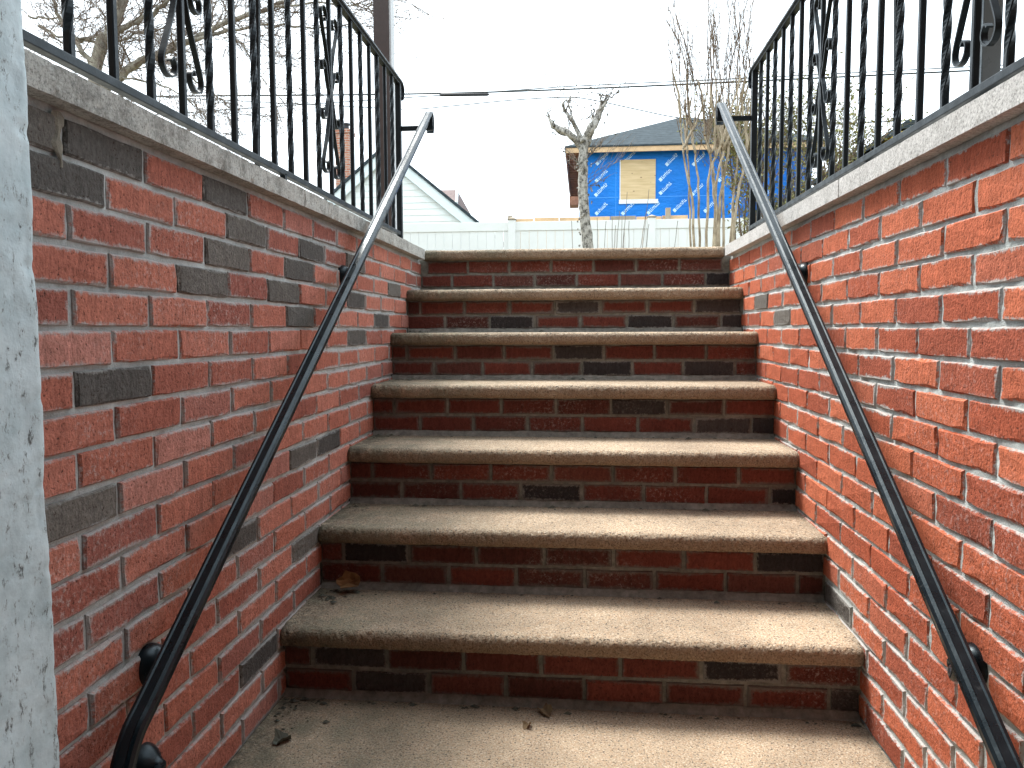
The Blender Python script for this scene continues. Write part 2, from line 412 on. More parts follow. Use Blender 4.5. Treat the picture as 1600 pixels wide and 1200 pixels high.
# ---- bricks: a few shared shapes
def brick_mesh(name, L, H, D, seed):
    rnd = random.Random(seed); hl, hh = L/2, H/2; P = []
    nl, nh = 4, 2
    for i in range(nl): P.append((-hl+L*i/nl, -hh))
    for i in range(nh): P.append((hl, -hh+H*i/nh))
    for i in range(nl): P.append((hl-L*i/nl, hh))
    for i in range(nh): P.append((-hl, hh-H*i/nh))
    n = len(P); V = []
    J = [(rnd.uniform(-.0013, .0013), rnd.uniform(-.0012, .0012)) for _ in P]
    for (x, z), (a, b) in zip(P, J):                # front face ring
        e = rnd.uniform(.0015, .0045) if rnd.random() < .85 else .008
        V.append((x+a-math.copysign(e, x)*(abs(x) > hl-.001), rnd.uniform(-.0012, .0008), z+b-math.copysign(e, z)*(abs(z) > hh-.001)))
    for (x, z), (a, b) in zip(P, J): V.append((x+a, .004, z+b))
    for (x, z), (a, b) in zip(P, J): V.append((x, D, z))
    V.append((0, rnd.uniform(-.0016, 0), 0)); c = len(V)-1
    F = [(i, (i+1) % n, c) for i in range(n)]
    for r0 in (0, n):
        for i in range(n): F.append((r0+i, r0+n+i, r0+n+(i+1) % n, r0+(i+1) % n))
    return mesh(name, V, F)
WALLB = [brick_mesh('wall_brick', .207, .057, .045, s) for s in range(9)]
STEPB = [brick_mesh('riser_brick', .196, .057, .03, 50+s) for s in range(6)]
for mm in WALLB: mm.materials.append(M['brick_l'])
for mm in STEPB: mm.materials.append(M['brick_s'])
def put_brick(pool, loc, rotz, mat, parent, sx=1):
    o = bpy.data.objects.new('brick', random.choice(pool)); col.objects.link(o)
    o.parent = parent; o.location = Vector(loc)-base_of(parent); o.rotation_euler = (random.uniform(-.006, .006), random.uniform(-.006, .006), rotz+random.uniform(-.006, .006))
    o.scale = (sx, 1, 1)
    o.material_slots[0].link = 'OBJECT'; o.material_slots[0].material = mat
    return o
def rough_face(x0, x1, z0, z1, fn, amp, step, seed):
    """grid sheet with uneven depth; fn(a, z, d) gives the point"""
    na = max(2, int((x1-x0)/step)); nz = max(2, int((z1-z0)/step)); V = []; F = []
    for i in range(na+1):
        for j in range(nz+1):
            a = x0+(x1-x0)*i/na; z = z0+(z1-z0)*j/nz
            q = Vector((a*38+seed, z*38, seed)); V.append(fn(a, z, noise.noise(q)*amp+noise.noise(q*.3)*amp*.7))
    for i in range(na):
        for j in range(nz): F.append((i*(nz+1)+j, (i+1)*(nz+1)+j, (i+1)*(nz+1)+j+1, i*(nz+1)+j+1))
    return V, F

# ---- risers: two courses each
RJ = {7: (-.517, -.597), 6: (-.487, -.577), 5: (-.481, -.571), 4: (-.461, -.362), 3: (-.259, -.363), 2: (-.268, -.353), 1: (-.261, -.354)}
RZ = {7: (1.294, 1.226)}
RD = {7: [(.7, 1.22)], 6: [(.02, 1.08), (.68, 1.08), (-.27, 1.02), (.35, 1.02), (.71, 1.02)], 5: [(.04, .88), (.14, .82), (.55, .82)],
      4: [(.23, .69), (.58, .62), (.70, .62)], 3: [(-.06, .43), (.70, .43)], 2: [(-.61, .29), (.65, .30)], 1: [(-.58, .10), (.44, .11), (-.46, .04), (.71, .04)]}
for i in range(1, 8):
    yf = NOSE[i]+.03; z0 = TOP[i-1]; z1 = TOP[i]-TH
    V, F = rough_face(-.775, .775, z0-.01, z1+.004, lambda a, z, d: (a, yf+.005+d, z), .0022, .012, i*3.7)
    n = len(V)
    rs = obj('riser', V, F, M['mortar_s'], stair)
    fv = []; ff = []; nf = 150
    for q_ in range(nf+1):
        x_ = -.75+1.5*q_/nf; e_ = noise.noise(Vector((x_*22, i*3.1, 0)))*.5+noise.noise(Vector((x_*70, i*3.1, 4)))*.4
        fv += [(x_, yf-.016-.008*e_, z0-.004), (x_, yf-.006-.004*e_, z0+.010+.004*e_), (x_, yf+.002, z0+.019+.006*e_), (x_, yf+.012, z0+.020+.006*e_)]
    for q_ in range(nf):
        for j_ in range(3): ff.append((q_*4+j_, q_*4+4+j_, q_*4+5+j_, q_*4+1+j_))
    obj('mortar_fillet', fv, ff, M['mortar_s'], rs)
    # mortar fillet along the foot of the riser
    zc = RZ.get(i, (z1-.0325, z1-.0985))
    for row in (0, 1):
        j0 = RJ[i][row]; x = j0-.206*6
        while x < .75:
            a, b = max(x+.005, -.748), min(x+.201, .748)
            if b-a > .03:
                cx = (a+b)/2; dark = any(a-.004 < dx < b+.004 and abs(dz-zc[row]) < .033 for dx, dz in RD[i])
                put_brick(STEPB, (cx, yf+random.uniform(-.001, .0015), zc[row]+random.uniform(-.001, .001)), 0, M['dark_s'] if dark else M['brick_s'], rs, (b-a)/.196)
            x += .206

# ------------------------------------------------------------------ side walls with coping
DARKL = [(-.82, 1.288), (-.69, 1.288), (-.25, 1.288), (-.76, 1.222), (-.12, 1.222), (.31, 1.222), (-.23, 1.156), (.21, 1.156), (-.35, 1.09), (.09, 1.09), (.21, 1.024),
         (.77, 1.09), (.75, .958), (1.07, 1.024), (-.67, .892), (-.76, .697), (.22, .633), (.43, .633), (-.18, .5), (.17, .36), (-.14, .16), (.7, 1.222), (1.3, 1.156)]
DARKR = [(.89, 1.024), (1.21, 1.09), (.18, .25)]
COURSE, Z0 = .0659, 1.288
def side_wall(s, name, label, mort, red, dark, darks, rec, cope, joint, yend):
    wl = empty(name, (s*.87, .4, 0)); tag(wl, label, 'wall')
    f = lambda a, z, d: (s*(.75+rec)+s*d, a, z)
    V, F = rough_face(-1.0, 1.85, -.06, 1.3295, f, .0020 if s < 0 else .0028, .0125, 11 if s < 0 else 37)
    if s > 0: F = [tuple(reversed(q)) for q in F]
    k = MB(); k.add(V, F)
    x0, x1 = sorted((s*(.75+rec+.006), s*.99))
    k.box(x0, x1, -1.0, 1.85, -.06, 1.329)
    k.build('mortar_core', mort, wl)
    for row in range(0, 21):
        z = Z0-COURSE*row; ph = -.545 if row % 2 == 0 else -.4435
        y = ph-.2172*4
        while y < 1.84:
            a, b = max(y+.005, -.99), min(y+.2122, 1.842)
            if b-a > .03 and z+.03 > stair_h(a+.0)-.0 and z > -.02:
                cy = (a+b)/2
                dk = any(a-.004 < dy < b+.004 and abs(dz-z) < .033 for dy, dz in darks)
                put_brick(WALLB, (s*(.75+random.uniform(-.0012, .0012)), cy, z+random.uniform(-.0015, .0015)), R(90) if s < 0 else R(-90), dark if dk else red, wl, (b-a)/.207)
            y += .2172
    # coping slabs
    for n_, (a, b) in enumerate(((-.998, joint-.003), (joint+.003, yend))):
        bm = bmesh.new(); nx = 6; ny = int((b-a)/.012)
        sl = MB(); sec = []
        for t_ in range(5): sec.append((.72, 1.330+.0477*t_/4))
        sec += [(.726, 1.3777), (.86, 1.3777), (1.015, 1.3777), (1.02, 1.372), (1.02, 1.330), (.86, 1.330), (.735, 1.330)]
        V = []; F = []; m_ = len(sec)
        for i in range(ny+1):
            y = a+(b-a)*i/ny
            for j, (x, z) in enumerate(sec):
                q = Vector((y*60, z*60, s*5+n_)); e = (noise.noise(q)*.0018+noise.noise(q*.35)*.002)*(1 if s < 0 else .3)
                chip = max(0, noise.noise(Vector((y*35, 3+s, 1)))-.25)*(.012 if s < 0 else .004) if j in (0, 4) else 0
                V.append((s*(x+(e+chip if j < 6 else 0)), y, z+(chip*.6 if j == 0 else 0)))
        for i in range(ny):
            for j in range(m_): F.append((i*m_+j, i*m_+(j+1) % m_, (i+1)*m_+(j+1) % m_, (i+1)*m_+j))
        F.append(tuple(range(m_-1, -1, -1))); F.append(tuple(ny*m_+j for j in range(m_)))
        if s > 0: F = [tuple(reversed(q)) for q in F]
        obj('coping_slab', V, F, cope, wl); bm.free()
    return wl
side_wall(-1, 'brick_wall', 'weathered red brick wall with many charcoal bricks, left of the steps', M['mortar_l'], M['brick_l'], M['dark_l'], DARKL, .0065, M['cope_l'], .182, 1.79)
side_wall(1, 'brick_wall', 'orange red brick wall with light grey mortar, right of the steps', M['mortar_r'], M['brick_r'], M['dark_l'], DARKR, .005, M['cope_r'], .203, 1.80)

# old lime run over the dark bricks under the left coping
lw = [o_ for o_ in bpy.data.objects if o_.name == 'brick_wall'][0]
V = []; F = []
for i in range(15):
    z_ = 1.322-.006*i; w_ = (.010+.005*math.sin(i*.9)+.003*noise.noise(Vector((i*.7, 0, 0))))*(1-.5*(i/14)**3); c_ = -.776+.003*math.sin(i*.6)
    V += [(-.7505, c_-w_, z_), (-.7475, c_-w_*.4, z_), (-.7478, c_+w_*.4, z_), (-.7505, c_+w_, z_)]
for i in range(14):
    for j in range(3): F.append((i*4+j, i*4+4+j, i*4+5+j, i*4+1+j))
obj('lime_run', V, F, mortar_mat('cream_lime', (.19, .175, .14), (.34, .31, .25)), lw)

# house the camera looks out of, and its painted door jamb
h = MB()
h.box(-7, -.86, -1.3, -1.002, -.3, 4.2); h.box(1.02, 7, -1.3, -1.002, -.3, 4.2); h.box(-.86, 1.02, -1.3, -1.002, 2.15, 4.2)
h.box(-7, 7, -6.0, -5.7, -.3, 4.2); h.box(-7, -6.7, -5.7, -1.3, -.3, 4.2); h.box(6.7, 7, -5.7, -1.3, -.3, 4.2); h.box(-7.2, 7.2, -6.2, -.9, 4.2, 4.4)
h.box(-6.7, 6.7, -5.7, -1.3, -.35, -.2)
hw = h.build('unseen_house_wall', M['unseen_housewall']); tag(hw, 'unseen wall of the house with the basement doorway', kind='structure')
jv = []; jf = []; sec = [(-.70, -.905), (-.703, -.90), (-.72, -.898), (-.744, -.898), (-.744, -1.0), (-.86, -1.002), (-.86, -1.31), (-.71, -1.31), (-.70, -1.30), (-.70, -1.2), (-.70, -1.1), (-.70, -1.03), (-.70, -.99), (-.70, -.97), (-.70, -.955), (-.70, -.94), (-.70, -.93), (-.70, -.92), (-.70, -.912)]
nz = 420
for i in range(nz+1):
    z = -.05+2.2*i/nz
    for j, (x, y) in enumerate(sec):
        ed = (j in (0, 1, 2)) or y > -.925 and j > 8
        e = noise.noise(Vector((x*20, y*30, z*11)))*.0016+noise.noise(Vector((x*20, y*90, z*45)))*.0007
        e += (max(0, noise.noise(Vector((1, 5, z*6)))-.12)*.010+max(0, noise.noise(Vector((2, 9, z*33)))-.15)*.007) if ed else 0
        pk = noise.noise(Vector((7, y*55, z*17)))
        if j > 8 and pk > .22: e += .0022
        jv.append((x-e, y, z))
m_ = len(sec)
for i in range(nz):
    for j in range(m_): jf.append((i*m_+j, i*m_+(j+1) % m_, (i+1)*m_+(j+1) % m_, (i+1)*m_+j))
jf.append(tuple(range(m_-1, -1, -1))); jf.append(tuple(nz*m_+j for j in range(m_)))
jb = obj('door_jamb', jv, jf, M['jamb'], None, True); tag(jb, 'white door jamb with flaking paint at the left edge of the picture', 'door jamb')

# ------------------------------------------------------------------ iron railings on the copings
RX = .82; PK = .1232
PR_CAP = [(-.02, -.004), (-.02, .003), (-.014, .009), (0, .011), (.014, .009), (.02, .003), (.02, -.004), (.011, -.006), (.011, -.014), (-.011, -.014), (-.011, -.006)]
sq = .0064
def picket_plain():
    return mesh('picket', MB().bbox(-sq, sq, -sq, sq, 1.447, 2.15, .0012).V, None) if False else None
def bar_mesh(name, twist):
    b = MB(); n = 4; V = []; F = []; K = 64 if twist else 1; z0, z1 = 1.446, 2.148
    for i in range(K+1):
        z = z0+(z1-z0)*i/K
        f = min(1, max(0, (z-z0-.04)/(z1-z0-.08))) if twist else 0
        a0 = math.pi*4*f*1.25
        for j in range(8):
            c = j//2; e = .16 if j % 2 else -.16
            a = math.pi/4+c*math.pi/2+e+a0; r = sq*1.38*(1.06 if twist else 1)
            V.append((r*math.cos(a), r*math.sin(a), z))
    for i in range(K):
        for j in range(8): F.append((i*8+j, i*8+(j+1) % 8, (i+1)*8+(j+1) % 8, (i+1)*8+j))
    F.append(tuple(range(7, -1, -1))); F.append(tuple(K*8+j for j in range(8)))
    m_ = mesh(name, V, F); m_.materials.append(M['iron']); return m_
BAR, TWIST = bar_mesh('plain_picket', False), bar_mesh('twisted_picket', True)
def ribbon(mb, path, wx=.0065, th=.0021):
    """flat bar bent in the Y-Z plane"""
    Q = smooth_path([(0, a, b) for a, b in path], 5)
    mb.sweep(Q, [(-wx, -th), (wx, -th), (wx, th), (-wx, th)], (1, 0, 0))
tear = [(.006, .03), (.012, .075), (.032, .14), (.062, .205), (.078, .245), (.070, .268), (.048, .274), (.030, .262), (.027, .243), (.038, .232), (.047, .240)]
cs = [(.066, .070), (.073, .063), (.083, .070), (.083, .088), (.068, .098), (.050, .090), (.040, .066), (.026, .030), (.0115, 0)]
cs = cs+[(a, -b) for a, b in reversed(cs[:-1])]
sb_ = MB()
for su in (-1, 1):
    for sv in (-1, 1): ribbon(sb_, [(a*su+su*.004, b*sv) for a, b in tear])
    ribbon(sb_, [(a*su, b) for a, b in cs])
SCROLL = mesh('scroll', sb_.V, sb_.F); SCROLL.materials.append(M['iron'])
def inst(name, me, loc, parent):
    o = bpy.data.objects.new(name, me); col.objects.link(o); o.parent = parent; o.location = Vector(loc)-base_of(parent); return o
def railing(s, label, y0):
    rl = empty('iron_railing', (s*RX, .4, 1.378)); tag(rl, label, 'railing', 'wrought iron railings on the copings')
    X = s*RX
    MB().bbox(X-.012, X+.008, -.99, y0+.012, 1.4365, 1.454, .002).build('bottom_rail', M['iron'], rl)
    t_ = MB(); zt = 2.155
    pts = [(X, -.99, zt), (X, y0-.2, zt), (X, y0-.01, zt)]+smooth_path([(X, y0+.0, zt), (X, y0+.03, zt-.008), (X, y0+.046, zt-.035), (X, y0+.040, zt-.066), (X, y0+.026, zt-.07)], 4)
    t_.sweep(pts, PR_CAP, (1, 0, 0)); t_.build('top_rail', M['iron'], rl)
    MB().bbox(X-.0125, X+.0125, y0-.0125, y0+.0125, 1.376, 2.15, .002).build('end_post', M['iron'], rl)
    for k in range(1, 22):
        y = y0-PK*k
        if k % 2: inst('picket', TWIST, (X, y, 0), rl)
        else: inst('picket', BAR, (X, y, 0), rl)
        if k in (8, 16): inst('scroll', SCROLL, (X, y, 1.797), rl)
    for y in (y0-PK*11.5, y0-PK*20.5): MB().bbox(X-.008, X+.008, y-.008, y+.008, 1.376, 1.443, .001).build('foot', M['iron'], rl)
    br_ = MB(); br_.tube([(X+s*.015, .185, 2.14), (s*.895, .27, 1.376)], .009, 4); br_.build('brace', M['iron'], rl)
    if s > 0:
        MB().bbox(.838, .876, -.265, -.227, 1.376, 2.15, .003).build('support_post', M['post_sky_sheen'], rl)
    return rl
railing(-1, 'black wrought iron railing with scrolls on the mottled coping, left of the steps', 1.70)
railing(1, 'black wrought iron railing with scrolls and square post on the pale coping, right', 1.694)

# ------------------------------------------------------------------ handrails
PR_H = [(-.021, -.006), (-.022, .002), (-.018, .009), (-.011, .0115), (-.008, .0085), (.008, .0085), (.011, .0115), (.018, .009), (.022, .002), (.021, -.006), (.014, -.008), (.014, -.024), (-.014, -.024), (-.014, -.008)]
def handrail(s, label, fl):
    hr = empty('handrail', (s*.68, .5, .2)); tag(hr, label, 'handrail', 'sloping handrails of the steps')
    X = s*.68; tip = Vector((X, 1.725, 2.010)); sl = .674
    P = smooth_path([(X, -.815, .16), (X, -.811, .225), (X, -.795, .285), (X, -.765, .330), (X, -.73, .3554)], 5)[:-1]
    for k in range(13):
        y = -.73+(tip.y+.73)*k/12; P.append(Vector((X, y, tip.z-(tip.y-y)*sl)))
    MB().sweep(P, [(a_*.86, b_*.86) for a_, b_ in PR_H], (1, 0, 0)).build('rail', M['rail'], hr)
    # rounded drop at the top end
    Q = smooth_path([tip+Vector((0, 0, -.001)), tip+Vector((0, .024, .008)), tip+Vector((0, .044, -.012)), tip+Vector((0, .046, -.05)), tip+Vector((0, .034, -.082))], 5)
    MB().sweep(Q, [(-.017, -.004), (.017, -.004), (.017, .004), (-.017, .004)], (1, 0, 0)).build('end_curl', M['rail'], hr)
    # flat bar tying the end to the railing post
    y0 = 1.70 if s < 0 else 1.694
    tb = MB(); xa, xb = sorted((s*(RX-.013), s*.655)); tb.bbox(xa, xb, y0-.006, y0+.006, 1.925, 1.947, .001)
    xa, xb = sorted((s*.655, s*.675)); tb.bbox(xa, xb, y0-.0062, y0+.0062, 1.9252, 1.985, .001)
    tb.build('end_bar', M['iron'], hr)
    for (y, z) in fl:
        zr = tip.z-(tip.y-y)*sl-.024 if y > -.7 else z+.0
        b_ = MB(); b_.lathe((s*.7515, y, z), (-s, 0, 0), [(-.006, .039), (.0, .039), (.005, .0385), (.013, .036), (.023, .029), (.031, .019), (.037, .013), (.044, .0095)], 24)
        b_.build('bracket_flange', M['rail'], hr, True)
        if y > -.61:
            MB().tube(smooth_path([(s*.722, y, z), (s*.700, y-.03, z), (s*.690, y-.06, z+.004), (s*.685, y-.085, tip.z-(tip.y-y+.085)*sl-.016)], 4), .0085, 10).build('bracket_arm', M['rail'], hr, True)
        else:
            MB().tube([(s*.715, y, z), (s*.69, y-.09, z), (s*.68, -.808, z)], .0085, 10).build('bracket_arm', M['rail'], hr, True)
handrail(-1, 'black sloping handrail fixed to the wall with charcoal bricks', [(.60, 1.165), (-.59, .366), (-.63, .195)])
handrail(1, 'black sloping handrail fixed to the orange red wall', [(.60, 1.155), (-.505, .385)])

# ------------------------------------------------------------------ leaves on the steps
def leaf(name, loc, size, rz, mat, label, curl=.5, tilt=0):
    n = 14; V = [(0, 0, 0)]; F = []; rnd = random.Random(int(size*1e4)+int(rz*10))
    for ring in (.5, 1):
        for i in range(n):
            a = 2*math.pi*i/n; lobes = .68+.32*abs(math.sin(a*2.5+.4))
            r = size*ring*lobes*(.8+.25*rnd.random()); x, y = r*math.cos(a)*1.2, r*math.sin(a)*.85
            z = curl*(y*y)/size*1.6+rnd.uniform(-.1, .16)*size*ring+.12*size*math.sin(3*a)*ring
            V.append((x, y, z))
    for i in range(n): F.append((0, 1+i, 1+(i+1) % n))
    for i in range(n): F.append((1+i, 1+n+i, 1+n+(i+1) % n, 1+(i+1) % n))
    o = obj(name, V, F, mat); md = o.modifiers.new('thick', 'SOLIDIFY'); md.thickness = .0012
    mz = min(v[2] for v in V); o.rotation_euler = (tilt, 0, rz); o.location = Vector(loc)+Vector((0, 0, -mz*math.cos(tilt)+.001+abs(math.sin(tilt))*size*.85))
    return tag(o, label, 'leaf', 'dead leaves on the steps')
def on_z(px, py, Z):
    v = FW+RT*((px-800)/FPX)-UP*((py-600)/FPX); return CAM+v*((Z-CAM.z)/v.z)
leaf('dry_leaf', (-.655, NOSE[2]-.005, TOP[1]), .036, .4, M['leaf_dry'], 'curled orange brown dead leaf in the corner of the second step', 1.0, .9)
leaf('dry_leaf', on_z(440, 1160, 0), .022, .9, M['leaf_dark'], 'dark curled leaf lying near the left end of the bottom slab', 1.1)
leaf('dry_leaf', on_z(851, 1116, 0), .022, 2.2, M['leaf_pale'], 'larger pale brown leaf against the lowest riser', 1.2)
leaf('dry_leaf', on_z(823, 1136, 0), .014, 1.2, M['leaf_pale'], 'tiny crumpled leaf beside the pale brown leaf on the bottom slab', 1.2)

rnd = random.Random(21); lt = MB()
for i in range(260):
    st_ = rnd.choice((0, 0, 0, 1, 1, 2, 3, 4, 5)); back = NOSE[st_+1]+.012
    if rnd.random() < .55: x_, y_ = rnd.uniform(-.74, .74), back-abs(rnd.gauss(0, .018))
    else: x_, y_ = -.74+abs(rnd.gauss(0, .06)), back-abs(rnd.gauss(0, .07))
    if y_ < (NOSE[st_]+.05 if st_ else -.3): continue
    r_ = rnd.uniform(.0018, .006) if rnd.random() < .85 else rnd.uniform(.007, .012); c_ = Vector((x_, y_, TOP[st_]+.001))
    a_ = [rnd.uniform(0, .9)+k*1.5708 for k in range(4)]
    ring = [c_+Vector((math.cos(q)*r_*1.3, math.sin(q)*r_*.7, rnd.uniform(0, .3)*r_)) for q in a_]
    lt.add(ring+[c_+Vector((0, 0, r_*.8))], [(0, 1, 4), (1, 2, 4), (2, 3, 4), (3, 0, 4), (3, 2, 1, 0)])
tag(lt.build('grit', M['leaf_dark']), 'grit and leaf crumbs gathered along the backs of the treads', 'grit', kind='stuff')

# ------------------------------------------------------------------ brown porch post
pp = empty('porch_post', (-1.075, 2.4, GRADE)); tag(pp, 'brown square metal post standing behind the end of the left railing', 'post')
MB().bbox(-1.122, -1.034, 2.38, 2.47, GRADE, 4.0, .003).build('shaft', M['brown_post'], pp)
MB().bbox(-1.0335, -1.022, 2.385, 2.465, GRADE, 4.0, .002).build('lit_face_strip', M['post_lit'], pp)  # lit right face of the post, painted as a pale strip
MB().bbox(-1.15, -1.0, 2.35, 2.50, GRADE-.02, GRADE+.02, .003).build('base_plate', M['brown_post'], pp)

# ------------------------------------------------------------------ vinyl fence
FY = 11.3; fx0 = at(800, 345, FY).x; sp_ = at(1018, 345, FY).x-fx0; ztop = at(850, 346, FY).z; zrail = at(800, 361, FY).z
fe = empty('vinyl_fence', (fx0, FY, GRADE)); tag(fe, 'white vinyl privacy fence behind the top of the steps', 'fence')
postm = MB().bbox(-.063, .063, -.063, .063, GRADE-.02, ztop+.03, .006); pm = mesh('fence_post', postm.V, postm.F); pm.materials.append(M['vinyl'])
capm = MB(); capm.bbox(-.078, .078, -.078, .078, ztop+.03, ztop+.052, .004); capm.add([(-.07, -.07, ztop+.052), (.07, -.07, ztop+.052), (.07, .07, ztop+.052), (-.07, .07, ztop+.052), (0, 0, ztop+.085)], [(0, 1, 4), (1, 2, 4), (2, 3, 4), (3, 0, 4)])
cm = mesh('fence_cap', capm.V, capm.F); cm.materials.append(M['oldwood'])
bw = sp_/16; bdm = MB().bbox(-bw/2+.002, bw/2-.002, -.012, .012, GRADE+.03, zrail+.02, .004); bd = mesh('fence_board', bdm.V, bdm.F); bd.materials.append(M['vinyl'])
for k in range(-3, 5):
    x = fx0+sp_*k; q = inst('post', pm, (x, FY, 0), fe); c_ = bpy.data.objects.new('cap', cm); col.objects.link(c_); c_.parent = q
    if k < 4:
        MB().bbox(x+.06, x+sp_-.06, FY-.025, FY+.025, zrail, ztop, .006).build('top_rail', M['vinyl'], fe)
        MB().bbox(x+.06, x+sp_-.06, FY-.025, FY+.025, GRADE+.05, GRADE+.2, .006).build('bottom_rail', M['vinyl'], fe)
        for j in range(16): inst('board', bd, (x+bw*(j+.5), FY, 0), fe)
# raw lumber behind it
LY = 12.8; xa, xb = at(795, 342, LY).x, at(1075, 342, LY).x; zl = at(900, 339, LY).z
lb = empty('lumber_fence', (xa, LY, GRADE)); tag(lb, 'raw tan lumber edge showing just above the white fence', 'lumber')
n_ = 7
for k in range(n_):
    a, b = xa+(xb-xa)*k/n_, xa+(xb-xa)*(k+1)/n_
    MB().bbox(a+.006, b-.006, LY-.02, LY+.02+.004*(k % 2), GRADE, zl-.02*random.random(), .004).build('plank', M['lumber'] if k not in (4,) else M['oldwood'], lb)
for px in (798, 1043):
    x = at(px, 340, LY).x; MB().bbox(x-.045, x+.045, LY-.12, LY-.03, GRADE, at(1043, 326, LY).z if px > 900 else zl+.03, .006).build('post', M['oldwood'], lb)

# ------------------------------------------------------------------ blue house under construction
HY = 22.0; OV = .41; xl = at(905, 300, HY).x; xr = at(1268, 300, HY).x; zt_ = at(905, 239, HY).z; dep = 6.9
bh = empty('house_under_construction', (xl, HY, GRADE)); tag(bh, 'unfinished house wrapped in bright blue sheathing with a boarded window', 'house')
MB().box(xl, xr, HY, HY+dep, GRADE-.05, zt_).build('wall', M['blue'], bh)
ze0, ze1 = at(890, 239, HY-OV).z, at(890, 231, HY-OV).z
e0, e1, ey0, ey1 = xl-OV, xr+OV, HY-OV, HY+dep+OV; half = (ey1-ey0)/2
zr = at(1055, 184, ey0+half).z
rf = obj('roof', [(e0-.03, ey0-.03, ze1), (e1+.03, ey0-.03, ze1), (e1+.03, ey1+.03, ze1), (e0-.03, ey1+.03, ze1), (e0+half, ey0+half, zr), (max(e1-half, e0+half+.4), ey0+half, zr),
                  (e0-.03, ey0-.03, ze1+.045), (e1+.03, ey0-.03, ze1+.045), (e1+.03, ey1+.03, ze1+.045), (e0-.03, ey1+.03, ze1+.045)],
         [(6, 7, 5, 4), (7, 8, 5), (8, 9, 4, 5), (9, 6, 4), (0, 1, 7, 6), (1, 2, 8, 7), (2, 3, 9, 8), (3, 0, 6, 9), (0, 3, 2, 1)], M['roof'], bh)
MB().box(e0, e1, ey0, ey0+.04, ze0, ze1-.002).build('fascia', M['lumber'], bh)
MB().box(e0, e0+.04, ey0+.042, ey1, ze0, ze1-.002).build('fascia', M['soffit'], bh)
sf = MB().box(e0+.042, xl-.002, ey0+.042, ey1, ze1-.03, ze1-.004).build('soffit', M['soffit'], bh)
k = 0; y = ey0+.3
while y < ey1-.1:
    MB().box(e0+.041, xl-.003, y, y+.05, ze0+.01, ze1-.032).build('rafter_tail', M['soffit'], bh); y += .406
MB().bbox(at(890, 306, 30).x, at(904, 306, 30).x, 29.75, 30.6, at(890, 322, 30).z, at(890, 308, 30).z, .02).build('eave_return', M['soffit'], bh)
wa, wb = at(970, 250, HY), at(1024, 311, HY)
wn = empty('window', (0, 0, 0)); wn.parent = bh; wn.location = -base_of(bh)
MB().bbox(wa.x, wb.x, HY-.03, HY-.004, wb.z, wa.z, .004).build('plywood_sheet', M['ply'], wn)
MB().box(wa.x-.05, wb.x+.08, HY-.036, HY-.005, wb.z-.13, wb.z-.003).build('sill_tape', M['white_tape'], wn)
MB().box(wa.x-.03, wa.x-.002, HY-.02, HY-.005, wb.z, wa.z).build('jamb_tape', M['white_tape'], wn)
# printed marks of the house wrap: an emblem block and an unreadable bold word, set diagonally
rnd = random.Random(3)
def wrap_mark(cx, cz, L=.50):
    m_ = MB(); u = Vector((.72, 0, .69)).normalized(); v = Vector((-u.z, 0, u.x)); hgt = L*.17
    def quad(a0, a1, b0, b1):
        c = Vector((cx, HY-.004, cz)); pts = [c+u*a+v*b for a, b in ((a0, b0), (a1, b0), (a1, b1), (a0, b1))]
        m_.add(pts+[q+Vector((0, .003, 0)) for q in pts], [(0, 1, 2, 3), (4, 7, 6, 5), (0, 4, 5, 1), (1, 5, 6, 2), (2, 6, 7, 3), (3, 7, 4, 0)])
    quad(-L/2, -L/2+.09, -hgt*.6, hgt*.6)
    a = -L/2+.115
    while a < L/2-.03:
        w_ = rnd.uniform(.028, .045); t0 = rnd.choice((.5, .5, .8)); quad(a, a+w_*.45, -hgt*.5, hgt*t0)
        quad(a+w_*.45, a+w_, *((-hgt*.5, -hgt*.2) if rnd.random() < .5 else (hgt*.15, hgt*.5))); a += w_+.010
    m_.build('printed_mark', M['mark'], bh)
for px, py in ((941, 248), (940, 275), (939, 297), (940, 326), (981, 326), (1021, 325), (1062, 321), (983, 246), (1050, 249), (1040, 273), (1040, 294), (1092, 249), (1090, 296), (1110, 322), (1135, 250), (1132, 274), (1150, 322), (1180, 270), (1200, 300)):
    q = at(px, py, HY); wrap_mark(q.x, q.z)
sm = at(905, 310, HY).z
for a, b in ((xl+.02, wa.x-.06), (wb.x+.1, xr-.1)): MB().box(a, b, HY-.0035, HY-.001, sm, sm+.02).build('seam', M['seam'], bh)
sx_ = at(962, 280, HY).x; MB().box(sx_, sx_+.015, HY-.0035, HY-.001, GRADE, zt_-.3).build('seam', M['seam'], bh)

